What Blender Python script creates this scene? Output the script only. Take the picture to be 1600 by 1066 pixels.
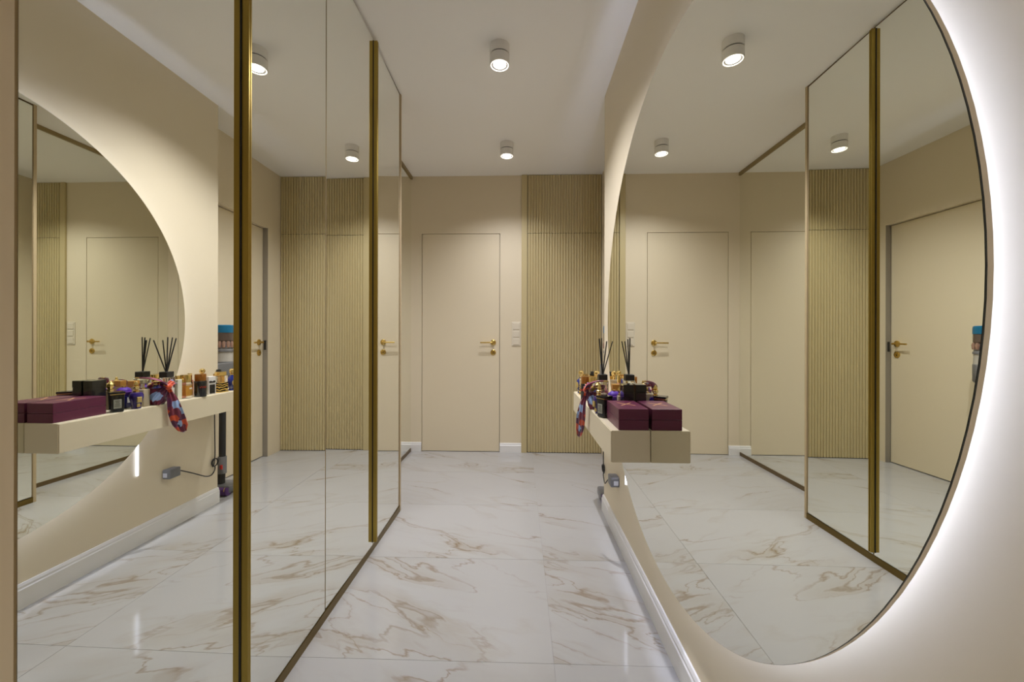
import bpy, bmesh, math, random
from mathutils import Vector, Matrix
PI = math.pi
random.seed(4)
for o in list(bpy.data.objects):
    bpy.data.objects.remove(o, do_unlink=True)
SC = bpy.context.scene
COL = SC.collection

# ------------------------------------------------------------------ camera
cd = bpy.data.cameras.new('camera'); cam = bpy.data.objects.new('camera', cd); COL.objects.link(cam)
CAM_H = 1.0886
cd.sensor_fit = 'HORIZONTAL'; cd.sensor_width = 36.0
cd.lens = 610.6 / 1600 * 36
cd.shift_x = (800 - 794.37) / 1600
cd.shift_y = (524.29 - 533) / 1600
cd.clip_start = 0.01
cam.matrix_world = Matrix.Translation((0, 0, CAM_H)) @ Matrix.Rotation(0.0299, 4, 'Z') @ Matrix.Rotation(PI / 2, 4, 'X') @ Matrix.Rotation(0.002, 4, 'Z')
SC.camera = cam

# ------------------------------------------------------------------ world, exposure
w = bpy.data.worlds.new('world'); SC.world = w; w.use_nodes = True
w.node_tree.nodes['Background'].inputs[0].default_value = (.8, .75, .68, 1)
w.node_tree.nodes['Background'].inputs[1].default_value = 0.02
vs = SC.view_settings
vs.view_transform = 'Standard'; vs.look = 'None'; vs.gamma = 1.0; vs.use_curve_mapping = False
vs.exposure = 0.0
try:
    cy = SC.cycles
    cy.max_bounces = 16; cy.glossy_bounces = 10; cy.diffuse_bounces = 5; cy.transmission_bounces = 10; cy.transparent_max_bounces = 10
    cy.use_denoising = True
    cy.sample_clamp_indirect = 6.0
    cy.blur_glossy = 0.3
except Exception:
    pass
SPOT_W = 1.0           # scale of the ceiling lamps
SPOT_COL = (.93, .935, 1.0)
LED_E = 45.0           # backlight behind the round mirror
LED_COL = (.68, .75, 1.0)

# ------------------------------------------------------------------ dimensions (metres)
H = 2.5814; D = 3.6464
WX = -0.7402                    # wardrobe mirror plane
MX, BX, TR = 0.4724, 0.5137, 0.0049   # round mirror plane, right wall plane (slightly out of square)
RX = -1.0229                    # recessed mirror
SX = 0.7524                     # side wall of the niche
YE = 2.458                     # end of right wall
Y0 = -1.7
FY = D - .019                   # fluted cabinet front
def wr(y, off=BX): return off + TR * y

# ------------------------------------------------------------------ materials
MATS = {}
def mat(name, col, rough=.5, metal=0., coat=0., emit=None, estr=0., trans=0., bump=None, var=0., spec=.5, ior=1.5):
    if name in MATS: return MATS[name]
    m = bpy.data.materials.new(name); m.use_nodes = True; nt = m.node_tree; b = nt.nodes['Principled BSDF']
    b.inputs['Base Color'].default_value = (*col, 1); b.inputs['Roughness'].default_value = rough
    b.inputs['Metallic'].default_value = metal; b.inputs['Coat Weight'].default_value = coat
    b.inputs['Transmission Weight'].default_value = trans; b.inputs['IOR'].default_value = ior
    b.inputs['Specular IOR Level'].default_value = spec
    if emit: b.inputs['Emission Color'].default_value = (*emit, 1); b.inputs['Emission Strength'].default_value = estr
    if bump or var:
        tc = nt.nodes.new('ShaderNodeTexCoord'); nz = nt.nodes.new('ShaderNodeTexNoise')
        nz.inputs['Scale'].default_value = bump[0] if bump else 6; nz.inputs['Detail'].default_value = 4
        nt.links.new(tc.outputs['Object'], nz.inputs['Vector'])
        if bump:
            bp = nt.nodes.new('ShaderNodeBump'); bp.inputs['Strength'].default_value = bump[1]; bp.inputs['Distance'].default_value = .001
            nt.links.new(nz.outputs['Fac'], bp.inputs['Height']); nt.links.new(bp.outputs['Normal'], b.inputs['Normal'])
        if var:
            n2 = nt.nodes.new('ShaderNodeTexNoise'); n2.inputs['Scale'].default_value = 3.0; n2.inputs['Detail'].default_value = 3
            nt.links.new(tc.outputs['Object'], n2.inputs['Vector'])
            mx = nt.nodes.new('ShaderNodeMix'); mx.data_type = 'RGBA'
            mx.inputs[6].default_value = (*[c * (1 - var) for c in col], 1); mx.inputs[7].default_value = (*[min(1, c * (1 + var)) for c in col], 1)
            nt.links.new(n2.outputs['Fac'], mx.inputs[0]); nt.links.new(mx.outputs[2], b.inputs['Base Color'])
    MATS[name] = m
    return m

M_WALL = mat('wall_paint', (.735, .642, .475), .55, bump=(180, .06), var=.012)
M_CEIL = mat('ceiling_paint', (.92, .905, .885), .7, bump=(150, .05))
M_DOOR = mat('door_paint', (.735, .642, .47), .42, bump=(220, .03))
M_SHELF = mat('shelf_lacquer', (.72, .635, .465), .42, bump=(220, .03))
M_FLUT = mat('fluted_gold_lacquer', (.57, .475, .26), .38, metal=.12, bump=(250, .03))
M_TRIM = mat('cabinet_trim', (.57, .475, .26), .4, metal=.12)
M_BASE = mat('baseboard_white', (.80, .79, .78), .35)
M_GOLD = mat('brushed_gold_profile', (.40, .285, .065), .36, metal=1.0, bump=(60, .05))
M_BRASS = mat('brass', (.70, .50, .16), .22, metal=1.0)
M_GOLDB = mat('bright_gold', (.90, .68, .28), .16, metal=1.0)
M_TAN = mat('tan_board', (.50, .39, .24), .5)
M_DARK = mat('dark_gap', (.02, .016, .012), .7)
M_BROWN = mat('dark_brown_rail', (.16, .11, .05), .4, metal=.5)
M_BLACK = mat('black_gloss', (.012, .012, .013), .12, coat=.4)
M_BLKM = mat('black_matt', (.018, .017, .017), .5)
M_MIRL = mat('mirror_glass', (.945, .955, .905), .0, metal=1.0)
M_MIRR = mat('round_mirror_glass', (.935, .943, .875), .0, metal=1.0)
M_EDGE = mat('mirror_edge', (.015, .02, .018), .15)
M_WHITE = mat('white_metal', (.82, .80, .77), .4)
M_GREYR = mat('lamp_reflector_grey', (.35, .34, .33), .35)
M_LENS = mat('lamp_lens', (.9, .9, .9), .3, emit=(1, .93, .82), estr=14)
M_RIM = mat('lamp_rim', (.9, .9, .9), .3, emit=(1, .93, .82), estr=1.6)
M_LED = mat('led_strip', (.9, .9, .9), .4, emit=LED_COL, estr=LED_E)
M_LEDT = mat('led_tail', (.9, .9, .9), .4, emit=LED_COL, estr=5)
M_SWITCH = mat('switch_plastic', (.72, .65, .52), .35)
M_GROUT = mat('grout', (.36, .35, .335), .8)
M_BURG = mat('burgundy_leatherette', (.115, .016, .05), .36, bump=(900, .25))
M_EMB = mat('embossed_gold', (.62, .33, .16), .45)

def marble():
    m = bpy.data.materials.new('marble_tile'); m.use_nodes = True; nt = m.node_tree; N = nt.nodes; L = nt.links
    b = N['Principled BSDF']; b.inputs['Roughness'].default_value = .10; b.inputs['Specular IOR Level'].default_value = .5
    def node(t, **k):
        n = N.new(t)
        for a, v in k.items(): setattr(n, a, v)
        return n
    def math_(op, a, b_=None, clamp=False):
        n = node('ShaderNodeMath', operation=op, use_clamp=clamp)
        for i, v in ((0, a), (1, b_)):
            if v is None: continue
            if isinstance(v, (int, float)): n.inputs[i].default_value = v
            else: L.new(v, n.inputs[i])
        return n.outputs[0]
    tc = node('ShaderNodeTexCoord'); oi = node('ShaderNodeObjectInfo')
    off = node('ShaderNodeVectorMath', operation='SCALE'); off.inputs[0].default_value = (61, 37, 11)
    L.new(oi.outputs['Random'], off.inputs['Scale'])
    add = node('ShaderNodeVectorMath', operation='ADD'); L.new(tc.outputs['Object'], add.inputs[0]); L.new(off.outputs[0], add.inputs[1])
    mp = node('ShaderNodeMapping'); mp.inputs['Rotation'].default_value = (0, 0, math.radians(24)); L.new(add.outputs[0], mp.inputs[0])
    st = node('ShaderNodeVectorMath', operation='MULTIPLY'); st.inputs[1].default_value = (.42, 1.35, 1); L.new(mp.outputs[0], st.inputs[0])
    def noise(vec, scale, det=5, rough=.55, off_=0):
        a = node('ShaderNodeVectorMath', operation='ADD'); a.inputs[1].default_value = (off_, off_ * .7, off_ * 1.3); L.new(vec, a.inputs[0])
        n = node('ShaderNodeTexNoise'); n.inputs['Scale'].default_value = scale; n.inputs['Detail'].default_value = det; n.inputs['Roughness'].default_value = rough
        L.new(a.outputs[0], n.inputs['Vector']); return n
    wz = noise(st.outputs[0], 2.6, 6, .6)
    ws = node('ShaderNodeVectorMath', operation='MULTIPLY_ADD'); ws.inputs[1].default_value = (.34, .34, .0)
    L.new(wz.outputs['Color'], ws.inputs[0]); L.new(st.outputs[0], ws.inputs[2])
    V = ws.outputs[0]
    n1 = noise(V, 1.7, 3, .5).outputs['Fac']
    n2 = noise(V, 2.6, 3, .5, 43).outputs['Fac']
    n3 = noise(V, 5.2, 3, .5, 7).outputs['Fac']
    m1 = noise(st.outputs[0], 2.6, 2, .5, 13).outputs['Fac']
    m2 = noise(st.outputs[0], 3.8, 2, .5, 21).outputs['Fac']
    def ridge(n, c, wid): # 1 at n==c falling to 0 at wid away
        return math_('SUBTRACT', 1.0, math_('DIVIDE', math_('ABSOLUTE', math_('SUBTRACT', n, c)), wid), True)
    def mask(n, lo, hi): return math_('DIVIDE', math_('SUBTRACT', n, lo), hi - lo, True)
    def mul(*a):
        r = a[0]
        for q in a[1:]: r = math_('MULTIPLY', r, q)
        return r
    soft = mul(math_('POWER', ridge(n1, .50, .050), 1.4), mask(m1, .42, .62))
    soft1 = mul(math_('POWER', ridge(n2, .47, .032), 1.4), mask(m2, .42, .62))
    soft2 = mul(math_('POWER', ridge(n3, .5, .035), 1.5), mask(m1, .46, .66))
    thin = mul(ridge(n1, .518, .006), mask(m2, .48, .58))
    thin2 = mul(ridge(n1, .484, .006), mask(m1, .50, .60))
    thin3 = mul(ridge(n2, .475, .005), mask(m1, .50, .60))
    grey = noise(st.outputs[0], 1.3, 3, .5, 31).outputs['Fac']
    def mix(f, a, col):
        n = node('ShaderNodeMix', data_type='RGBA')
        L.new(f, n.inputs[0]); n.inputs[7].default_value = (*col, 1)
        if isinstance(a, tuple): n.inputs[6].default_value = (*a, 1)
        else: L.new(a, n.inputs[6])
        return n.outputs[2]
    c = mix(mul(grey, .6), (.44, .432, .425), (.38, .372, .365))
    c = mix(mul(soft, .48), c, (.335, .295, .235))
    c = mix(mul(soft1, .38), c, (.35, .315, .26))
    c = mix(mul(soft2, .26), c, (.37, .35, .32))
    c = mix(mul(thin, .58), c, (.19, .115, .045))
    c = mix(mul(thin2, .55), c, (.18, .115, .05))
    c = mix(mul(thin3, .5), c, (.20, .125, .05))
    L.new(c, b.inputs['Base Color'])
    return m
M_MARBLE = marble()

def scarf_mat():
    m = bpy.data.materials.new('printed_silk'); m.use_nodes = True; nt = m.node_tree; N = nt.nodes; L = nt.links
    b = N['Principled BSDF']; b.inputs['Roughness'].default_value = .36; b.inputs['Sheen Weight'].default_value = .2
    tc = N.new('ShaderNodeTexCoord'); nz = N.new('ShaderNodeTexNoise'); nz.inputs['Scale'].default_value = 26; nz.inputs['Detail'].default_value = 2
    L.new(tc.outputs['Object'], nz.inputs['Vector'])
    vm = N.new('ShaderNodeVectorMath'); vm.operation = 'MULTIPLY_ADD'; vm.inputs[1].default_value = (.03, .03, .03)
    L.new(nz.outputs['Color'], vm.inputs[0]); L.new(tc.outputs['Object'], vm.inputs[2])
    vo = N.new('ShaderNodeTexVoronoi'); vo.inputs['Scale'].default_value = 27; L.new(vm.outputs[0], vo.inputs['Vector'])
    sx = N.new('ShaderNodeSeparateColor'); L.new(vo.outputs['Color'], sx.inputs[0])
    cr = N.new('ShaderNodeValToRGB'); cr.color_ramp.interpolation = 'CONSTANT'
    e = cr.color_ramp.elements; e[0].position = 0; e[0].color = (.16, .012, .04, 1)
    for p, c in ((.33, (.09, .01, .05, 1)), (.52, (.30, .42, .70, 1)), (.66, (.60, .07, .015, 1)), (.76, (.24, .02, .09, 1)), (.86, (.02, .03, .09, 1)), (.94, (.55, .36, .06, 1))):
        x = e.new(p); x.color = c
    e[1].position = .33
    L.new(sx.outputs[0], cr.inputs[0]); L.new(cr.outputs[0], b.inputs['Base Color'])
    return m
M_SCARF = scarf_mat()
def zebra_mat():
    m = bpy.data.materials.new('gold_black_zebra'); m.use_nodes = True; nt = m.node_tree; N = nt.nodes; L = nt.links
    b = N['Principled BSDF']; b.inputs['Roughness'].default_value = .25; b.inputs['Metallic'].default_value = .7
    tc = N.new('ShaderNodeTexCoord'); wv = N.new('ShaderNodeTexWave'); wv.bands_direction = 'Z'
    wv.inputs['Scale'].default_value = 20; wv.inputs['Distortion'].default_value = 5; wv.inputs['Detail'].default_value = 1; wv.inputs['Detail Scale'].default_value = 1.5
    L.new(tc.outputs['Object'], wv.inputs['Vector'])
    cr = N.new('ShaderNodeValToRGB'); cr.color_ramp.interpolation = 'CONSTANT'; e = cr.color_ramp.elements
    e[0].color = (.85, .58, .16, 1); e[1].position = .46; e[1].color = (.015, .012, .01, 1)
    L.new(wv.outputs['Fac'], cr.inputs[0]); L.new(cr.outputs[0], b.inputs['Base Color'])
    return m
M_ZEBRA = zebra_mat()
M_GLASS = mat('clear_glass', (.93, .94, .92), .03, trans=1.0, ior=1.45)
M_AMBER = mat('amber_perfume', (.88, .50, .10), .05, trans=.7, ior=1.36)
M_PINK = mat('pink_perfume', (.85, .40, .30), .08, trans=.5, ior=1.36)
M_CHAMP = mat('champagne_glass', (.74, .63, .44), .08, trans=.45, ior=1.4)
M_AMCAP = mat('amber_cap', (.42, .17, .04), .15, metal=.7)
M_PURP = mat('purple_velvet', (.075, .012, .33), .55)
M_NAVY = mat('navy_glass', (.012, .012, .075), .1, coat=.5)
M_INDIGO = mat('indigo_glass', (.03, .015, .16), .08, coat=.5)
M_LABEL = mat('label_grey', (.42, .42, .36), .5)
M_LABELW = mat('label_white', (.75, .72, .68), .5)
M_LABELG = mat('label_gold', (.75, .58, .24), .3, metal=.7)
M_CREAM = mat('cream_bottle', (.72, .70, .58), .3)
M_RED = mat('red_plastic', (.55, .03, .02), .35)
M_BLUE = mat('blue_filter', (.006, .13, .25), .3)
M_BINB = mat('bin_brown', (.10, .07, .055), .15, coat=.5)
M_BINC = mat('bin_clear_grey', (.42, .39, .34), .15, coat=.4)
M_ROSE = mat('copper_rose', (.55, .36, .30), .25, metal=.7)
M_GREY = mat('grey_plastic', (.16, .16, .165), .35)
M_PURP2 = mat('roller_purple', (.09, .03, .16), .6)
M_YELLOW = mat('roller_yellow', (.60, .42, .03), .5)

# ------------------------------------------------------------------ mesh helpers
def obj(name, bm, m, parent=None, loc=None, smooth=None):
    bmesh.ops.recalc_face_normals(bm, faces=bm.faces[:])
    me = bpy.data.meshes.new(name); bm.to_mesh(me); bm.free()
    if m: me.materials.append(m)
    if smooth is not None:
        for p in me.polygons: p.use_smooth = True
        try: me.set_sharp_from_angle(angle=math.radians(smooth))
        except Exception: pass
    o = bpy.data.objects.new(name, me); COL.objects.link(o)
    if loc: o.location = loc
    if parent: o.parent = parent
    return o
def box(bm, x0, x1, y0, y1, z0, z1, bev=0, seg=2):
    v = [bm.verts.new(p) for p in ((x0, y0, z0), (x1, y0, z0), (x1, y1, z0), (x0, y1, z0), (x0, y0, z1), (x1, y0, z1), (x1, y1, z1), (x0, y1, z1))]
    fs = [bm.faces.new([v[i] for i in q]) for q in ((0, 3, 2, 1), (4, 5, 6, 7), (0, 1, 5, 4), (1, 2, 6, 5), (2, 3, 7, 6), (3, 0, 4, 7))]
    if bev:
        es = list({e for f in fs for e in f.edges})
        bmesh.ops.bevel(bm, geom=es, offset=bev, segments=seg, affect='EDGES', profile=.5)
    return v
def prism(bm, pts, z0, z1):
    a = [bm.verts.new((x, y, z0)) for x, y in pts]; b = [bm.verts.new((x, y, z1)) for x, y in pts]; n = len(pts)
    bm.faces.new(a[::-1]); bm.faces.new(b)
    for i in range(n): bm.faces.new((a[i], a[(i + 1) % n], b[(i + 1) % n], b[i]))
def lathe(bm, prof, cx=0, cy=0, n=28, sx=1., sy=1., cap=True):
    rings = []
    for r, z in prof:
        rings.append([bm.verts.new((cx + r * sx * math.cos(2 * PI * i / n), cy + r * sy * math.sin(2 * PI * i / n), z)) for i in range(n)])
    for a, b in zip(rings, rings[1:]):
        for i in range(n): bm.faces.new((a[i], a[(i + 1) % n], b[(i + 1) % n], b[i]))
    if cap:
        if prof[0][0] > 1e-6: bm.faces.new(rings[0][::-1])
        if prof[-1][0] > 1e-6: bm.faces.new(rings[-1])
    bmesh.ops.remove_doubles(bm, verts=bm.verts[:], dist=1e-6)
def tube(bm, pts, r, n=8, r1=None):
    pts = [Vector(p) for p in pts]; rings = []
    up = Vector((.13, .21, .97))
    for i, p in enumerate(pts):
        t = (pts[min(i + 1, len(pts) - 1)] - pts[max(i - 1, 0)]).normalized()
        a = t.cross(up)
        if a.length < 1e-3: a = t.cross(Vector((1, 0, 0)))
        a.normalize(); b = t.cross(a)
        rr = r if r1 is None else r + (r1 - r) * i / max(1, len(pts) - 1)
        rings.append([bm.verts.new(p + rr * (a * math.cos(2 * PI * k / n) + b * math.sin(2 * PI * k / n))) for k in range(n)])
    for a, b in zip(rings, rings[1:]):
        for k in range(n): bm.faces.new((a[k], a[(k + 1) % n], b[(k + 1) % n], b[k]))
    bm.faces.new(rings[0][::-1]); bm.faces.new(rings[-1])
def sphere(bm, c, r, u=16, v=10, s=(1, 1, 1)):
    bmesh.ops.create_uvsphere(bm, u_segments=u, v_segments=v, radius=r, matrix=Matrix.Translation(c) @ Matrix.Diagonal((*s, 1)))
def B(f, *a, **k):
    bm = bmesh.new(); f(bm, *a, **k); return bm
def thing(name, label, cat, loc=(0, 0, 0), rz=0, group=None):
    o = bpy.data.objects.new(name, None); COL.objects.link(o); o.empty_display_size = .05
    o.location = loc; o.rotation_euler = (0, 0, rz); tag(o, label, cat, group); return o
def tag(o, label, cat=None, group=None, kind=None):
    o['label'] = label
    if cat: o['category'] = cat
    if group: o['group'] = group
    if kind: o['kind'] = kind
    return o
def struct(name, bm, m, label, cat):
    return tag(obj(name, bm, m), label, cat, kind='structure')
def catmull(pts, n=8):
    P = [Vector(p) for p in pts]; P = [P[0]] + P + [P[-1]]; out = []
    for i in range(1, len(P) - 2):
        for k in range(n):
            t = k / n; a, b, c, d = P[i - 1:i + 3]
            out.append(.5 * ((2 * b) + (-a + c) * t + (2 * a - 5 * b + 4 * c - d) * t * t + (-a + 3 * b - 3 * c + d) * t ** 3))
    out.append(P[-2]); return out

# ================================================================== SETTING
floor = struct('floor', B(box, -1.6, 1.1, Y0, D + .1, -.12, -.006), M_GROUT, 'glossy white marble tile floor with beige and brown veins', 'floor')
tile_me = None
xs = [-2.2855, -1.0855, .1145, 1.3145]
k0 = int(math.floor((Y0 - 1.2993) / .6))
for ix in range(3):
    for iy in range(k0, 5):
        ty = 1.2993 + .6 * iy
        if ty > D: continue
        if tile_me is None:
            t = obj('tile', B(box, .0006, 1.1994, .0006, .5994, -.0065, 0), M_MARBLE, floor); tile_me = t.data
        else:
            t = bpy.data.objects.new('tile', tile_me); COL.objects.link(t); t.parent = floor
        t.location = (xs[ix], ty, 0)
struct('ceiling', B(box, -1.6, 1.1, Y0, D + .1, H, H + .1), M_CEIL, 'smooth off-white painted ceiling over the hallway', 'ceiling')
# back wall with door opening
DX0, DX1, DZ = -.9203, -.1923, 2.037
bm = bmesh.new(); g = .004
box(bm, -1.6, DX0 - g, D, D + .1, 0, H); box(bm, DX1 + g, 1.1, D, D + .1, 0, H); box(bm, DX0 - g, DX1 + g, D, D + .1, DZ + g, H)
struct('wall_back', bm, M_WALL, 'beige painted end wall of the hallway around the flush door', 'wall')
# right wall (block, ends at the niche)
bm = bmesh.new(); prism(bm, [(wr(Y0), Y0), (wr(YE), YE), (1.1, YE), (1.1, Y0)], 0, H)
struct('wall_right', bm, M_WALL, 'beige wall carrying the round backlit mirror', 'wall')
# side wall of niche with door opening
S0, S1, SZ, SREC = 2.585, 3.45, 2.045, .044
bm = bmesh.new()
box(bm, SX, 1.1, YE, S0, 0, H); box(bm, SX, 1.1, S1, D, 0, H); box(bm, SX, 1.1, S0, S1, SZ, H); box(bm, SX + SREC + .05, 1.1, S0, S1, 0, SZ)
struct('wall_niche', bm, M_WALL, 'beige side wall of the niche around the recessed door', 'wall')
# left walls
struct('wall_left', B(box, -1.6, RX - .012, 2.41, D, 0, H), M_WALL, 'beige wall behind the recessed floor-to-ceiling mirror', 'wall')
struct('wall_left_near', B(box, -1.6, WX + .004, Y0, .466, 0, H), M_WALL, 'beige wall beside the near end of the mirrored wardrobe', 'wall')
struct('wall_near', B(box, -1.6, 1.1, Y0 - .1, Y0, 0, H), M_WALL, 'beige wall closing the hallway behind the viewer', 'wall')

# baseboards
def skirting(name, p0, p1, nx, ny, label, h=.085):
    bm = bmesh.new()
    prof = [(0, 0), (.015, 0), (.015, h - .022), (.011, h - .018), (.011, h - .010), (.006, h), (0, h)]
    a = [bm.verts.new((p0[0] + nx * q, p0[1] + ny * q, z)) for q, z in prof]
    b = [bm.verts.new((p1[0] + nx * q, p1[1] + ny * q, z)) for q, z in prof]
    bm.faces.new(a); bm.faces.new(b[::-1])
    for i in range(len(prof)): bm.faces.new((a[i], a[(i + 1) % len(prof)], b[(i + 1) % len(prof)], b[i]))
    return struct(name, bm, M_BASE, label, 'baseboard')
skirting('baseboard_right', (wr(Y0), Y0), (wr(YE), YE), -1, 0, 'white moulded baseboard along the wall under the round mirror', .098)
skirting('baseboard_back', (RX, D), (DX0 - g, D), 0, -1, 'short white baseboard between recessed mirror and back door')
skirting('baseboard_back_2', (DX1 + g, D), (.012, D), 0, -1, 'short white baseboard between back door and fluted cabinet')

# lever handle set, local: plate plane at y=0 facing -y, lever to -x
def handle_set(parent, loc, rz, flip=1):
    hs = obj('handle', B(lathe, [(.0, 0), (.026, 0), (.026, .006), (.022, .009), (.010, .010), (.009, .042), (0, .043)], n=24), M_BRASS, parent, smooth=40)
    hs.rotation_euler = (PI / 2, 0, rz); hs.location = loc; hs.scale = (flip, 1, 1)
    bm = bmesh.new(); tube(bm, catmull([(.0, 0, .040), (-.012, 0, .043), (-.04, 0, .043), (-.118, -.001, .042)], 4), .0068, 10)
    lv = obj('lever', bm, M_BRASS, hs, smooth=50)
    bm = bmesh.new(); lathe(bm, [(0, 0), (.026, 0), (.026, .006), (.021, .009), (.012, .009), (.012, .006), (0, .006)], n=24)
    kr = obj('key_rose', bm, M_BRASS, parent, smooth=40); kr.rotation_euler = (PI / 2, 0, rz)
    kr.location = (loc[0], loc[1], loc[2] - .093)
    bm = bmesh.new(); box(bm, -.0022, .0022, -.008, .004, .006, .0075)
    obj('keyhole', bm, M_DARK, kr)
    return hs
door1 = struct('door_1', B(box, DX0, DX1, D - .0005, D + .04, .004, DZ, .002, 1), M_DOOR, 'flush beige hidden door in the end wall with brass lever', 'door')
obj('gap_liner', B(box, DX0 - .03, DX1 + .03, D + .06, D + .075, 0, DZ + .03), M_DARK, door1)
handle_set(door1, (-.251, D, 1.0225), 0)
door2 = struct('door_2', B(box, SX + SREC, SX + SREC + .04, S0 + .004, S1 - .006, .006, SZ - .006, .002, 1), M_DOOR, 'beige door set back in the niche side wall with brass lever', 'door')
jm = obj('jamb', B(box, SX + .002, SX + SREC, S1 - .004, S1 + .006, 0, SZ), mat('jamb_grey', (.34, .31, .27), .4, metal=.4), door2)
obj('strike_plate', B(box, SX + .014, SX + .034, S1 - .006, S1 - .0035, .955, 1.04), M_BLKM, door2)
handle_set(door2, (SX + SREC, 3.39, 1.024), -PI / 2, -1)

# ================================================================== FLUTED CABINET
fc = thing('fluted_cabinet', 'built-in cabinet with vertical fluted gold-beige doors beside the end door', 'cabinet', (.012, FY, 0))
X1 = SX - .012
obj('side_trim', B(box, 0, .053, 0, D - FY - .0005, 0, H - .002, .0015, 1), M_TRIM, fc)
obj('carcass', B(box, .053, X1, .012, D - FY - .0005, 0, H - .002), M_DARK, fc)
def flutes(z0, z1):
    bm = bmesh.new(); x0, x1 = .0575, X1 - .0035; n = 27; p = (x1 - x0) / n; prof = []
    for i in range(n):
        s = x0 + i * p
        prof += [(s, .0110), (s + p * .24, .0110), (s + p * .28, .005), (s + p * .38, .0012), (s + p * .62, 0), (s + p * .86, .0012), (s + p * .97, .005)]
    prof.append((x1, .0110)); prof = prof + [(x1, .0118), (x0, .0118)]
    prism(bm, prof, z0, z1)
    return bm
obj('lower_door', flutes(.006, 2.036), M_FLUT, fc)
obj('upper_door', flutes(2.040, H - .004), M_FLUT, fc)

# light switch
sw = thing('light_switch', 'beige triple rocker switch plate on end wall by the cabinet', 'switch', (-.0365, D, 1.1015))
obj('frame', B(box, -.041, .041, -.006, 0, -.112, .112, .003, 2), M_SWITCH, sw)
for k in (-1, 0, 1):
    obj('rocker', B(box, -.028, .028, -.0105, -.0055, k * .071 - .028, k * .071 + .028, .002, 2), M_SWITCH, sw)

# ================================================================== MIRRORED WARDROBE
wd = thing('mirrored_wardrobe', 'tall built-in wardrobe with mirrored doors and gold edge pulls', 'wardrobe', (WX, .47, 0))
WY = .47
def wbox(x0, x1, y0, y1, z0, z1, bev=0): # in world coords -> local
    return B(box, x0 - WX, x1 - WX, y0 - WY, y1 - WY, z0, z1, bev)
obj('end_panel', wbox(-1.3, WX + .002, .470, .5485, 0, H - .001), mat('end_panel_lacquer', (.66, .53, .35), .45), wd)
obj('end_panel', wbox(-1.3, WX + .001, 2.394, 2.410, 0, H - .001, .001), M_TAN, wd)
obj('plinth', wbox(-1.3, WX + .0005, .5485, 2.394, 0, .034), mat('dark_gold_plinth', (.17, .115, .03), .35, metal=.8), wd)
obj('top_rail', wbox(-1.3, WX - .004, .5485, 2.394, H - .009, H - .001), M_BROWN, wd)
obj('carcass', wbox(-1.3, WX - .032, .5485, 2.394, .034, H - .009), M_DARK, wd)
DOORS = [(.5535, 1.0165, .0116, .8, 1), (1.0195, 1.4700, -.0054, 1.2, -1), (1.4745, 1.9395, .0164, 1.7, 1), (1.9425, 2.3925, -.0178, 2.15, -1)]
for (a, b, ang, yp, side) in DOORS:
    # plane passes through (WX, yp) with direction (sin ang, cos ang)
    d = obj('door', B(box, -.024, -.004, a - yp, b - yp, .037, H - .011, .001, 1), M_TAN, wd)
    d.location = (0, yp - WY, 0); d.rotation_euler = (0, 0, -ang)
    obj('mirror_pane', B(box, -.0042, 0, a - yp + .003, b - yp - .003, .039, H - .012), M_MIRL, d)
    y_e = (b if side == 1 else a) - yp
    y0, y1 = (y_e - .006, y_e) if side == 1 else (y_e, y_e + .006)
    bm = bmesh.new(); box(bm, -.004, .0205, y0, y1, .052, H - .018, .0012, 1)
    yl0, yl1 = (y0 - .005, y0 + .001) if side == 1 else (y1 - .001, y1 + .005)
    pull = obj('edge_pull', bm, M_GOLD, d)
    obj('gasket', B(box, -.003, .0026, min(y0, yl0 + .003), max(y1, yl1 - .003), .052, H - .018), M_DARK, pull)

# recessed mirror on the left wall
rm = thing('recessed_mirror', 'floor-to-ceiling mirror in the recess between wardrobe and end wall', 'mirror', (RX, 2.41, 0))
obj('mirror_pane', B(box, -.006, 0, .001, D - 2.41 - .001, .030, H - .028), M_MIRL, rm)
obj('bottom_rail', B(box, -.012, .004, .001, D - 2.41 - .001, 0, .030), M_BROWN, rm)
obj('top_rail', B(box, -.012, .010, .001, D - 2.41 - .001, H - .028, H), mat('bronze_rail', (.34, .26, .13), .4, metal=.6), rm)
obj('backing', B(box, -.012, -.006, .001, D - 2.41 - .001, .030, H - .028), M_DARK, rm)

# ================================================================== ROUND BACKLIT MIRROR
MYC, MZC, MR = 1.2912, 1.1613, .8777
ANG = math.atan(TR)
rmr = thing('round_mirror', 'large round frameless wall mirror with white light glowing behind it', 'mirror', (wr(MYC, MX), MYC, MZC), -ANG)
def disc(bm, r, x0, x1, n=160, r_in=None):
    # extruded along x, circle in yz
    def ring(rr, x): return [bm.verts.new((x, rr * math.cos(2 * PI * i / n), rr * math.sin(2 * PI * i / n))) for i in range(n)]
    a, b = ring(r, x0), ring(r, x1)
    for i in range(n): bm.faces.new((a[i], a[(i + 1) % n], b[(i + 1) % n], b[i]))
    if r_in is None:
        bm.faces.new(a[::-1]); bm.faces.new(b)
    else:
        c, e = ring(r_in, x0), ring(r_in, x1)
        for i in range(n):
            j = (i + 1) % n
            bm.faces.new((c[i], c[j], e[j], e[i])); bm.faces.new((a[i], a[j], c[j], c[i])); bm.faces.new((b[i], b[j], e[j], e[i]))
obj('glass', B(disc, MR, 0, .0022), M_MIRR, rmr, smooth=30)
obj('edge', B(disc, MR + .0004, .0004, .0022, 160, MR - .004), M_EDGE, rmr, smooth=30)
obj('backing_board', B(disc, MR - .0003, .0022, .0092), mat('pale_mdf', (.90, .79, .60), .5), rmr, smooth=30)
obj('bounce_absorber', B(disc, MR - .002, .0092, .0098), M_BLKM, rmr, smooth=30)  # unseen black disc added to cut light bouncing between board and wall
obj('spacer_ring', B(disc, .8000, .0098, BX - MX, 128, .76), M_BLKM, rmr, smooth=30)
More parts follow.
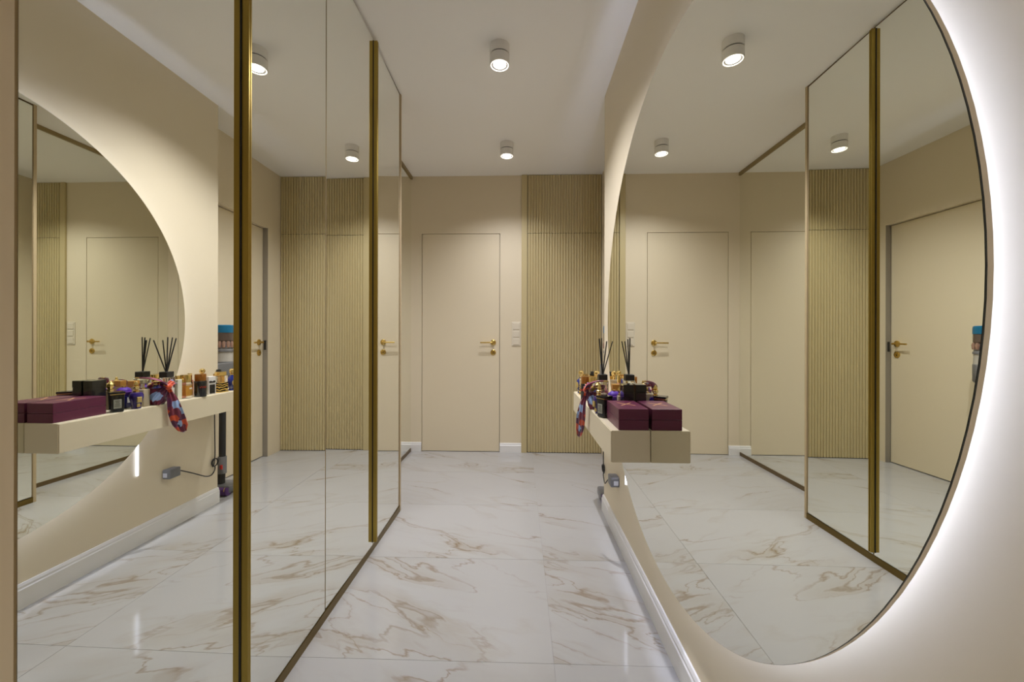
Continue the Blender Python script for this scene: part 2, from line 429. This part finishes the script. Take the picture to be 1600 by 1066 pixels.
obj('led_strip', B(disc, .810, .0180, .0260, 160, .8005), M_LED, rmr, smooth=30)
obj('led_tail', B(box, .034, .0405, 1.930 - MYC - .0035, 1.930 - MYC + .0035, .36 - MZC, .575 - MZC), M_LEDT, rmr)

# ================================================================== FLOATING CONSOLE SHELF
SY0, SY1, SXF, SZ0, SZ1 = 1.447, 2.452, .335, .622, .740
sh = thing('console_shelf', 'slim beige wall-hung console with drawer crossing the round mirror', 'shelf', (SXF, SY0, SZ0))
sb = wr(1.95, MX) - SXF - .0035
obj('body', B(box, .0035, sb, 0, SY1 - SY0, 0, SZ1 - SZ0 - .0, .0012, 1), M_SHELF, sh)
obj('drawer_front', B(box, .0, .0038, 0.0025, SY1 - SY0 - .0005, .001, SZ1 - SZ0 - .003, .0006, 1), M_SHELF, sh)
obj('wall_mount', B(box, sb - .001, wr(2.3) - SXF, 2.20 - SY0, SY1 - SY0 - .02, .012, SZ1 - SZ0 - .002), M_SHELF, sh)

# ================================================================== CEILING SPOTS
def spot(x, y, watts, label):
    t = thing('ceiling_spotlight', label, 'ceiling light', (x, y, H), group='white cylinder spotlights along the hallway ceiling')
    obj('base', B(lathe, [(.0, 0), (.051, 0), (.051, -.0455), (.0495, -.047), (0, -.047)], n=40), M_WHITE, t, smooth=40)
    obj('neck', B(lathe, [(.046, -.047), (.046, -.0525)], n=32, cap=False), M_BLKM, t, smooth=40)
    obj('head', B(lathe, [(0, -.0525), (.0495, -.0525), (.051, -.054), (.051, -.098), (.0495, -.1015), (.047, -.1015), (.047, -.094), (.0, -.094)], n=40), M_WHITE, t, smooth=40)
    obj('rim', B(lathe, [(.0465, -.1010), (.0425, -.1018), (.0425, -.0955), (.0465, -.0955), (.0465, -.1010)], n=40, cap=False), M_RIM, t, smooth=40)
    obj('reflector', B(lathe, [(.0425, -.0985), (.033, -.0955), (.033, -.0945)], n=40, cap=False), M_GREYR, t, smooth=40)
    obj('lens', B(lathe, [(0, -.097), (.033, -.0965), (.033, -.0942), (0, -.0942)], n=40), M_LENS, t, smooth=40)
    ld = bpy.data.lights.new('lamp_light', 'SPOT'); ld.energy = watts * SPOT_W; ld.color = SPOT_COL
    ld.spot_size = math.radians(137); ld.spot_blend = 1.0; ld.shadow_soft_size = .012
    lo = bpy.data.objects.new('lamp_light', ld); COL.objects.link(lo); lo.parent = t; lo.location = (0, 0, -.0995)
    return t
spot(-.108, 2.0128, 122, 'white cylinder ceiling spotlight above the marble, farther from the end door')
spot(-.1055, 3.0328, 72, 'white cylinder ceiling spotlight right in front of the end door')
spot(-.112, -1.05, 40, 'unseen white cylinder ceiling spotlight added behind the viewer to light surfaces facing it')  # lamp added out of view to brighten the surfaces that face the viewer

# ================================================================== THINGS ON THE SHELF
Z = SZ1
# burgundy box
t = thing('gift_box', 'burgundy leatherette box with gold cross emblem on lid at shelf end', 'box', (.364, 1.452, Z))
obj('base', B(box, 0, .110, 0, .193, 0, .038, .0015, 2), M_BURG, t)
obj('lid', B(box, 0, .110, 0, .193, .0388, .078, .0015, 2), M_BURG, t)
bm = bmesh.new()
def bar(bm, cx, cy, L_, wd_, ang, z0, z1):
    c, s = math.cos(ang), math.sin(ang)
    prism(bm, [(cx + c * u - s * v, cy + s * u + c * v) for u, v in ((-L_, -wd_), (L_, -wd_), (L_ * 1.0, wd_), (-L_, wd_))], z0, z1)
bar(bm, .055, .105, .042, .0030, math.radians(50), .0778, .0785)
bar(bm, .055, .105, .042, .0030, math.radians(-50), .0778, .0785)
obj('emblem', bm, M_EMB, t)
# black box
t = thing('black_box', 'tall glossy black box against the mirror behind the burgundy box', 'box', (.434, 1.648, Z))
obj('body', B(box, 0, .042, 0, .058, 0, .112, .001, 1), M_BLACK, t)
obj('lid', B(box, -.0008, .0425, -.0008, .0588, .1125, .143, .001, 1), M_BLACK, t)
# candle jar
t = thing('candle_jar', 'black jar with grey printed label and thin gold rim', 'jar', (.361, 1.685, Z), math.radians(32))
bm = bmesh.new(); box(bm, -.024, .024, -.024, .024, 0, .082, .005, 3)
for v in bm.verts:
    k = .90 + .10 * v.co.z / .082; v.co.x *= k; v.co.y *= k
obj('jar', bm, M_BLACK, t, smooth=30)
obj('lid', B(box, -.0255, .0255, -.0255, .0255, .0815, .092, .003, 2), M_BLACK, t)
obj('rim', B(box, -.0248, .0248, -.0248, .0248, .0795, .0825, .003, 2), M_GOLDB, t)
lab = obj('label', B(box, -.0252, -.0228, -.013, .013, .018, .058), M_LABEL, t)
for i, (zz, ww) in enumerate(((.050, .009), (.044, .006), (.036, .008), (.028, .010))):
    obj('print_line', B(box, -.0258, -.0250, -ww, ww, zz, zz + .002), M_BLKM, lab)
# indigo goblet bottle
t = thing('goblet_perfume', 'indigo goblet-shaped perfume bottle with gold label and gold spire stopper', 'perfume', (.356, 1.770, Z), math.radians(20))
obj('bottle', B(lathe, [(0, 0), (.017, 0), (.018, .004), (.016, .012), (.021, .03), (.0265, .052), (.0265, .064), (.022, .074), (.010, .078), (0, .078)], n=28), M_INDIGO, t, smooth=40)
bm = bmesh.new(); lathe(bm, [(0, .077), (.0125, .077), (.0125, .083), (.007, .087), (.012, .095), (.013, .102), (.006, .108), (.0105, .112), (.0045, .124), (0, .131)], n=12)
obj('stopper', bm, M_GOLDB, t, smooth=30)
bm = bmesh.new(); box(bm, -.029, -.0215, -.009, .009, .030, .056, .001, 1); obj('label', bm, M_LABELG, t)
bm = bmesh.new(); box(bm, -.021, -.0155, -.006, .006, .008, .024, .001, 1); obj('foot_label', bm, M_LABELG, t)
# purple bulb perfume
t = thing('bulb_perfume', 'dark perfume bottle topped by a big purple velvet bulb', 'perfume', (.424, 1.775, Z))
obj('bottle', B(box, -.026, .026, -.022, .022, 0, .060, .005, 3), M_NAVY, t, smooth=30)
bm = bmesh.new(); sphere(bm, (0, 0, .078), .028, 24, 14, (1.0, 1.0, .78)); obj('bulb', bm, M_PURP, t, smooth=60)
bm = bmesh.new(); lathe(bm, [(.0283, .0765), (.0292, .078), (.0283, .0795)], n=32, cap=False); obj('bulb_band', bm, mat('violet_trim', (.30, .10, .62), .4), t, smooth=60)
obj('label', B(box, -.0268, -.0255, -.008, .008, .026, .052), M_LABELW, t)
obj('neck', B(lathe, [(0, .098), (.008, .098), (.008, .104), (0, .106)], n=16), M_GOLDB, t, smooth=40)
# gold figure-topped bottle next to it, by the mirror
t = thing('crown_perfume', 'small clear perfume bottle with ornate gold crown cap behind the black jar', 'perfume', (.446, 1.735, Z))
obj('bottle', B(box, -.017, .017, -.014, .014, 0, .085, .004, 3), M_CHAMP, t, smooth=30)
bm = bmesh.new(); lathe(bm, [(0, .084), (.013, .084), (.015, .09), (.011, .096), (.017, .108), (.014, .118), (.006, .128), (0, .134)], n=8); obj('crown_cap', bm, M_GOLDB, t)
# champagne bottle
t = thing('champagne_perfume', 'pale champagne glass perfume bottle with gold collar beside the scarf', 'perfume', (.379, 1.822, Z))
obj('bottle', B(box, -.022, .022, -.017, .017, 0, .084, .004, 3), M_CHAMP, t, smooth=30)
obj('collar', B(lathe, [(0, .083), (.011, .083), (.011, .09), (0, .09)], n=20), M_GOLDB, t, smooth=40)
obj('cap', B(box, -.012, .012, -.010, .010, .0895, .112, .002, 2), M_GLASS, t)
# amber-capped bottle by the mirror
t = thing('amber_cap_perfume', 'short glass perfume bottle with square amber cap close to mirror', 'perfume', (.447, 1.842, Z))
obj('bottle', B(box, -.019, .019, -.017, .017, 0, .092, .004, 3), M_CHAMP, t, smooth=30)
obj('cap', B(box, -.017, .017, -.015, .015, .0915, .122, .002, 2), mat('honey_cap', (.62, .30, .07), .2, coat=.5), t)
bm = bmesh.new(); box(bm, -.0205, -.0185, -.010, .010, .02, .06); obj('label', bm, M_LABELG, t)
# scarf and its bottle
t = thing('dark_perfume', 'dark round perfume bottle wrapped in the printed silk scarf', 'perfume', (.375, 1.890, Z))
obj('bottle', B(lathe, [(0, 0), (.030, 0), (.033, .004), (.034, .05), (.030, .075), (.013, .088), (.012, .098), (0, .098)], n=28), M_NAVY, t, smooth=40)
bm = bmesh.new(); lathe(bm, [(0, .0975), (.012, .0975), (.0125, .103), (.017, .112), (.006, .122), (.004, .132), (0, .135)], n=10); obj('stopper', bm, M_GOLDB, t)
def ribbon(bm, path, widths, nrm, fold=.004, n=12, waves=2.5):
    path = [Vector(p) for p in path]; rows = []
    pts = catmull(path, 6); m_ = len(pts) - 1
    for i, p in enumerate(pts):
        s = i / m_ * (len(widths) - 1); k = min(int(s), len(widths) - 2); wdt = widths[k] + (widths[k + 1] - widths[k]) * (s - k)
        t_ = (pts[min(i + 1, m_)] - pts[max(i - 1, 0)]).normalized(); nn = Vector(nrm).normalized()
        side = t_.cross(nn).normalized(); nn = side.cross(t_).normalized()
        rows.append([bm.verts.new(p + side * wdt * (j / n - .5) + nn * fold * math.sin(j / n * waves * 2 * PI + i * .22)) for j in range(n + 1)])
    for a, b in zip(rows, rows[1:]):
        for j in range(n): bm.faces.new((a[j], a[j + 1], b[j + 1], b[j]))
bm = bmesh.new()
# wrap round the bottle
nw = 40; rings = []
for q in range(13):
    fz = q / 12
    rings.append([bm.verts.new(((.0375 + .009 * math.sin(PI * fz) + .0032 * math.sin(fz * 19 + 3 * math.sin(2 * PI * i / nw) + i * .35)) * math.cos(2 * PI * i / nw),
                                (.0375 + .009 * math.sin(PI * fz) + .0032 * math.sin(fz * 19 + 3 * math.sin(2 * PI * i / nw) + i * .35)) * math.sin(2 * PI * i / nw),
                                .022 + .074 * fz + .014 * math.sin(2 * PI * i / nw + .6) + (-.008 * (1 - fz) if math.cos(2 * PI * i / nw) < 0 else 0))) for i in range(nw)])
for a, b in zip(rings, rings[1:]):
    for i in range(nw): bm.faces.new((a[i], a[(i + 1) % nw], b[(i + 1) % nw], b[i]))
# loop rising towards the near end, knot, long tail over the shelf front, short drape
def L3(x, y, z): return (x - .375, y - 1.890, z - Z)
ribbon(bm, [L3(.318, 1.893, .825), L3(.330, 1.872, .856), L3(.352, 1.848, .872), L3(.378, 1.826, .878), L3(.402, 1.806, .879)], [.022, .034, .036, .026, .006], (0, 0, 1), .003)
ribbon(bm, [L3(.318, 1.893, .832), L3(.325, 1.93, .848), L3(.345, 1.955, .842), L3(.352, 1.962, .815)], [.024, .034, .030, .014], (-.6, .4, .7), .003)
ribbon(bm, [L3(.320, 1.895, .822), L3(.3135, 1.899, .790), L3(.304, 1.904, .757), L3(.297, 1.912, .700), L3(.294, 1.930, .645), L3(.2915, 1.950, .608), L3(.291, 1.964, .586)], [.022, .032, .046, .060, .062, .052, .012], (-.86, -.5, .1), .0032)
ribbon(bm, [L3(.322, 1.888, .822), L3(.326, 1.868, .795), L3(.334, 1.856, .765), L3(.339, 1.850, .743)], [.022, .040, .050, .020], (-.9, -.45, .1), .0035)
for v in bm.verts: pass
kb = bmesh.ops.create_uvsphere(bm, u_segments=14, v_segments=10, radius=.0165, matrix=Matrix.Translation(L3(.3185, 1.894, .826)) @ Matrix.Diagonal((.85, 1.15, .95, 1)))
sc = obj('silk_scarf', bm, M_SCARF, None, (.375, 1.890, Z), smooth=70)
md = sc.modifiers.new('thickness', 'SOLIDIFY'); md.thickness = .0011
tag(sc, 'colourful burgundy, blue and orange silk scarf tied on bottle, tail hanging off shelf', 'scarf')
# reed diffuser
t = thing('reed_diffuser', 'clear glass reed diffuser with black cap and tall black reeds', 'diffuser', (.4155, 1.985, Z))
obj('bottle', B(box, -.026, .026, -.026, .026, 0, .124, .004, 3), M_GLASS, t, smooth=30)
obj('liquid', B(box, -.0215, .0215, -.0215, .0215, .005, .07, .003, 2), M_CHAMP, t)
obj('label', B(box, -.0268, -.0258, -.018, .018, .03, .085), M_LABELW, t)
obj('cap', B(box, -.0215, .0215, -.0215, .0215, .1235, .1535, .0015, 2), M_BLKM, t)
for (x, y, z) in ((.459, 1.956, 1.060), (.411, 1.987, 1.076), (.405, 2.008, 1.074), (.409, 2.034, 1.070), (.437, 1.985, 1.060)):
    bm = bmesh.new(); tube(bm, [((x - .4155) * .05, (y - 1.985) * .05, .150), (x - .4155, y - 1.985, z - Z)], .0029, 6); obj('reed', bm, M_BLKM, t)
# cream bottle
t = thing('cream_perfume', 'cream square perfume bottle with gold cap between scarf and amber bottle', 'perfume', (.386, 2.022, Z + 0))
obj('bottle', B(box, -.008, .024, -.0105, .0165, 0, .108, .003, 2), M_CREAM, t)
obj('cap', B(box, -.001, .017, -.006, .012, .1075, .128, .002, 2), M_GOLDB, t)
# amber bottle with gold cap
t = thing('amber_perfume', 'cylindrical amber perfume bottle with wide gold cap on clear foot', 'perfume', (.389, 2.074, Z))
obj('bottle', B(lathe, [(0, 0), (.028, 0), (.0285, .003), (.0285, .085), (.026, .088), (0, .088)], n=32), M_GLASS, t, smooth=40)
obj('perfume', B(lathe, [(0, .014), (.0255, .014), (.0255, .070), (0, .070)], n=32), M_AMBER, t, smooth=40)
obj('cap', B(lathe, [(0, .0875), (.0255, .0875), (.026, .09), (.026, .126), (.025, .129), (0, .129)], n=32), M_GOLDB, t, smooth=40)
obj('label', B(box, -.0290, -.0278, -.009, .006, .050, .058), M_LABELW, t)
# black bottle with red script
t = thing('black_red_perfume', 'black cylinder perfume bottle with red script and amber cap', 'perfume', (.360, 2.135, Z))
obj('bottle', B(lathe, [(0, 0), (.0285, 0), (.030, .002), (.030, .086), (.028, .088), (0, .088)], n=32), M_BLACK, t, smooth=40)
obj('cap', B(lathe, [(0, .0875), (.0265, .0875), (.027, .09), (.027, .124), (.0255, .127), (0, .127)], n=32), M_AMCAP, t, smooth=40)
bm = bmesh.new()
pts = []
for i in range(40):
    s = i / 39; a = PI + math.radians(-8 + 62 * s)
    pts.append((.0303 * math.cos(a), .0303 * math.sin(a), .052 + .0055 * math.sin(s * 19) + .004 * s))
tube(bm, pts, .0009, 5); obj('script', bm, mat('red_script', (.60, .06, .03), .4), t)
# slim pink bottle
t = thing('slim_pink_perfume', 'slim pink perfume bottle with narrow gold cap behind the black bottle', 'perfume', (.428, 2.140, Z))
obj('bottle', B(box, -.013, .013, -.012, .012, 0, .092, .003, 2), M_PINK, t)
obj('cap', B(lathe, [(0, .0915), (.010, .0915), (.010, .128), (.009, .130), (0, .130)], n=20), M_GOLDB, t, smooth=40)
# gold ball bottle by the mirror
t = thing('gold_ball_perfume', 'square glass perfume bottle with shiny gold ball stopper near the mirror', 'perfume', (.4345, 2.232, Z))
obj('bottle', B(box, -.022, .022, -.018, .018, 0, .10, .003, 2), M_CHAMP, t)
obj('neck', B(lathe, [(0, .0995), (.009, .0995), (.006, .113), (.009, .119), (0, .12)], n=16), M_GOLDB, t, smooth=40)
bm = bmesh.new(); sphere(bm, (0, 0, .134), .0155, 18, 12); obj('ball_stopper', bm, M_GOLDB, t, smooth=60)
# bow bottle
t = thing('bow_perfume', 'white boxy perfume bottle with printed black bow and black flask', 'perfume', (.366, 2.212, Z), math.radians(14))
obj('bottle', B(box, -.015, .015, -.021, .021, 0, .105, .002, 2), M_LABELW, t)
obj('flask_print', B(box, -.0157, -.0149, -.016, .016, .006, .058, .0003, 1), M_BLACK, t)
bm = bmesh.new()
sphere(bm, (-.0155, -.010, .074), .0085, 10, 8, (.25, 1.1, .8)); sphere(bm, (-.0155, .010, .074), .0085, 10, 8, (.25, 1.1, .8)); sphere(bm, (-.0155, 0, .072), .005, 10, 8, (.3, 1, 1))
obj('bow', bm, M_BLACK, t, smooth=60)
# zebra bottle
t = thing('zebra_perfume', 'gold and black zebra-striped perfume bottle with clear shoulder and gold cap', 'perfume', (.377, 2.300, Z), math.radians(8))
obj('base_band', B(box, -.026, .026, -.032, .032, 0, .007, .001, 1), M_GOLDB, t)
obj('body', B(box, -.024, .024, -.030, .030, .0065, .060, .003, 2), M_ZEBRA, t)
obj('shoulder', B(box, -.023, .023, -.029, .029, .0595, .100, .004, 2), M_GLASS, t)
obj('cap', B(box, -.018, .018, -.024, .024, .0995, .124, .002, 2), M_GOLDB, t)
# black-capped bottle
t = thing('black_cap_perfume', 'amber perfume bottle with faceted black cap close to the mirror', 'perfume', (.432, 2.352, Z))
obj('bottle', B(box, -.022, .022, -.018, .018, 0, .108, .003, 2), M_AMBER, t)
bm = bmesh.new(); lathe(bm, [(0, .1075), (.012, .1075), (.016, .118), (.013, .132), (0, .136)], n=8); obj('cap', bm, M_BLACK, t)
# blue bottle
t = thing('blue_perfume', 'round blue perfume bottle with gold medallion and pale gold ball cap', 'perfume', (.371, 2.385, Z), math.radians(25))
bm = bmesh.new(); lathe(bm, [(0, 0), (.020, 0), (.022, .004), (.016, .012), (.027, .035), (.030, .055), (.025, .078), (.012, .09), (.010, .098), (0, .098)], n=28)
obj('bottle', bm, mat('royal_blue_glass', (.012, .025, .19), .1, coat=.5), t, smooth=40)
bm = bmesh.new(); sphere(bm, (-.0285, 0, .050), .017, 18, 10, (.18, .8, 1.15)); obj('medallion', bm, M_LABELG, t, smooth=60)
bm = bmesh.new(); lathe(bm, [(0, .0975), (.011, .0975), (.009, .106), (0, .107)], n=18); sphere(bm, (0, 0, .121), .0165, 18, 12); obj('ball_cap', bm, M_GOLDB, t, smooth=60)

# ================================================================== POWER ADAPTER AND CABLE
t = thing('power_adapter', 'dark grey power adapter plugged into the wall under the console', 'adapter', (wr(2.11), 2.11, .315))
obj('body', B(box, -.046, 0, -.040, .030, -.026, .026, .006, 3), M_GREY, t, smooth=30)
lb = obj('label', B(box, -.030, -.006, -.0408, -.0398, -.015, .008), mat('label_silver', (.55, .56, .60), .3), t)
bm = bmesh.new()
cp = [(-.026, .028, .002), (-.026, .06, -.012), (-.024, .14, -.055), (-.016, .23, -.105), (-.010, .28, -.118), (-.008, .303, -.108), (-.010, .313, -.088)]
for i in range(26):
    a = i / 26 * 2 * PI * 2; cp.append((-.010 - .003 * math.sin(a * .5), .313 + .024 * math.sin(a), -.045 - .024 * math.cos(a)))
cp += [(-.010, .313, .0), (-.010, .311, .12), (-.012, .306, .309)]
tube(bm, catmull(cp, 3), .0032, 6); obj('cable', bm, M_BLKM, t)

# ================================================================== STICK VACUUM (in the niche, hung on the wall end)
VX, VY = .608, 2.622
t = thing('stick_vacuum', 'cordless stick vacuum with blue top docked on wall end beside niche door', 'vacuum', (VX, VY, 0))
obj('filter_cap', B(lathe, [(0, 1.158), (.044, 1.158), (.050, 1.153), (.052, 1.140), (.052, 1.104), (0, 1.104)], n=32), M_BLUE, t, smooth=40)
obj('motor_body', B(lathe, [(0, 1.1045), (.050, 1.1045), (.051, 1.05), (.046, 1.045), (0, 1.045)], n=32), M_BINB, t, smooth=40)
cyl = obj('cyclone_core', B(lathe, [(0, 1.046), (.044, 1.046), (.047, .99), (.052, .985), (.052, .972), (0, .972)], n=32), M_GREY, t, smooth=40)
for i in range(12):
    a = 2 * PI * i / 12
    bm = bmesh.new(); lathe(bm, [(0, 1.000), (.0085, 1.002), (.0115, 1.03), (.0065, 1.046), (0, 1.046)], .046 * math.cos(a), .046 * math.sin(a), 12)
    obj('cyclone', bm, M_ROSE, t, smooth=40)
obj('dust_bin', B(lathe, [(0, .9725), (.048, .9725), (.049, .91), (.051, .906), (.050, .80), (.045, .79), (0, .79)], n=32), M_BINC, t, smooth=40)
obj('bin_base', B(lathe, [(0, .905), (.0515, .905), (.0525, .90), (.0520, .795), (.046, .785), (0, .785)], n=32), M_GREY, t, smooth=40)
bm = bmesh.new(); tube(bm, catmull([(.045, .01, 1.08), (.098, .01, 1.07), (.116, .01, 1.00), (.104, .01, .92), (.045, .01, .90)], 6), .013, 10)
obj('handle', bm, M_GREY, t, smooth=60)
obj('trigger', B(box, .088, .103, .002, .018, .965, 1.0, .003, 2), M_RED, t)
bm = bmesh.new(); tube(bm, [(.018, 0, .79), (.018, -.002, .24)], .0205, 16); obj('wand', bm, M_BLKM, t, smooth=60)
bm = bmesh.new(); tube(bm, [(.018, -.002, .245), (.018, -.006, .13)], .026, 16, .028); obj('wand_cuff', bm, M_GREY, t, smooth=60)
obj('release_button', B(box, -.006, .008, -.038, -.026, .165, .195, .003, 2), M_RED, t)
bm = bmesh.new(); tube(bm, [(.018, -.006, .135), (.018, -.016, .085), (.018, -.022, .05)], .022, 14, .030); obj('neck', bm, M_BLKM, t, smooth=60)
hd = obj('floor_head', B(box, -.082, .118, -.068, .060, .012, .066, .012, 3), M_GREY, t, smooth=30)
bm = bmesh.new(); tube(bm, [(-.078, -.066, .029), (.114, -.066, .029)], .027, 18); ro = obj('roller', bm, M_PURP2, t, smooth=60)
for k in range(4):
    x = -.066 + .05 * k
    pts = [(x + .03 * s, -.066 + .0275 * math.cos(3.6 * s + .3 + PI), .028 + .0275 * math.sin(3.6 * s + .3)) for s in [i / 12 for i in range(13)]]
    bm = bmesh.new(); tube(bm, pts, .002, 5); obj('bristle_stripe', bm, M_YELLOW, ro)
obj('wall_dock', B(box, -.079, -.042, YE - VY + .0002, -.014, .81, .90, .004, 2), M_GREY, t)
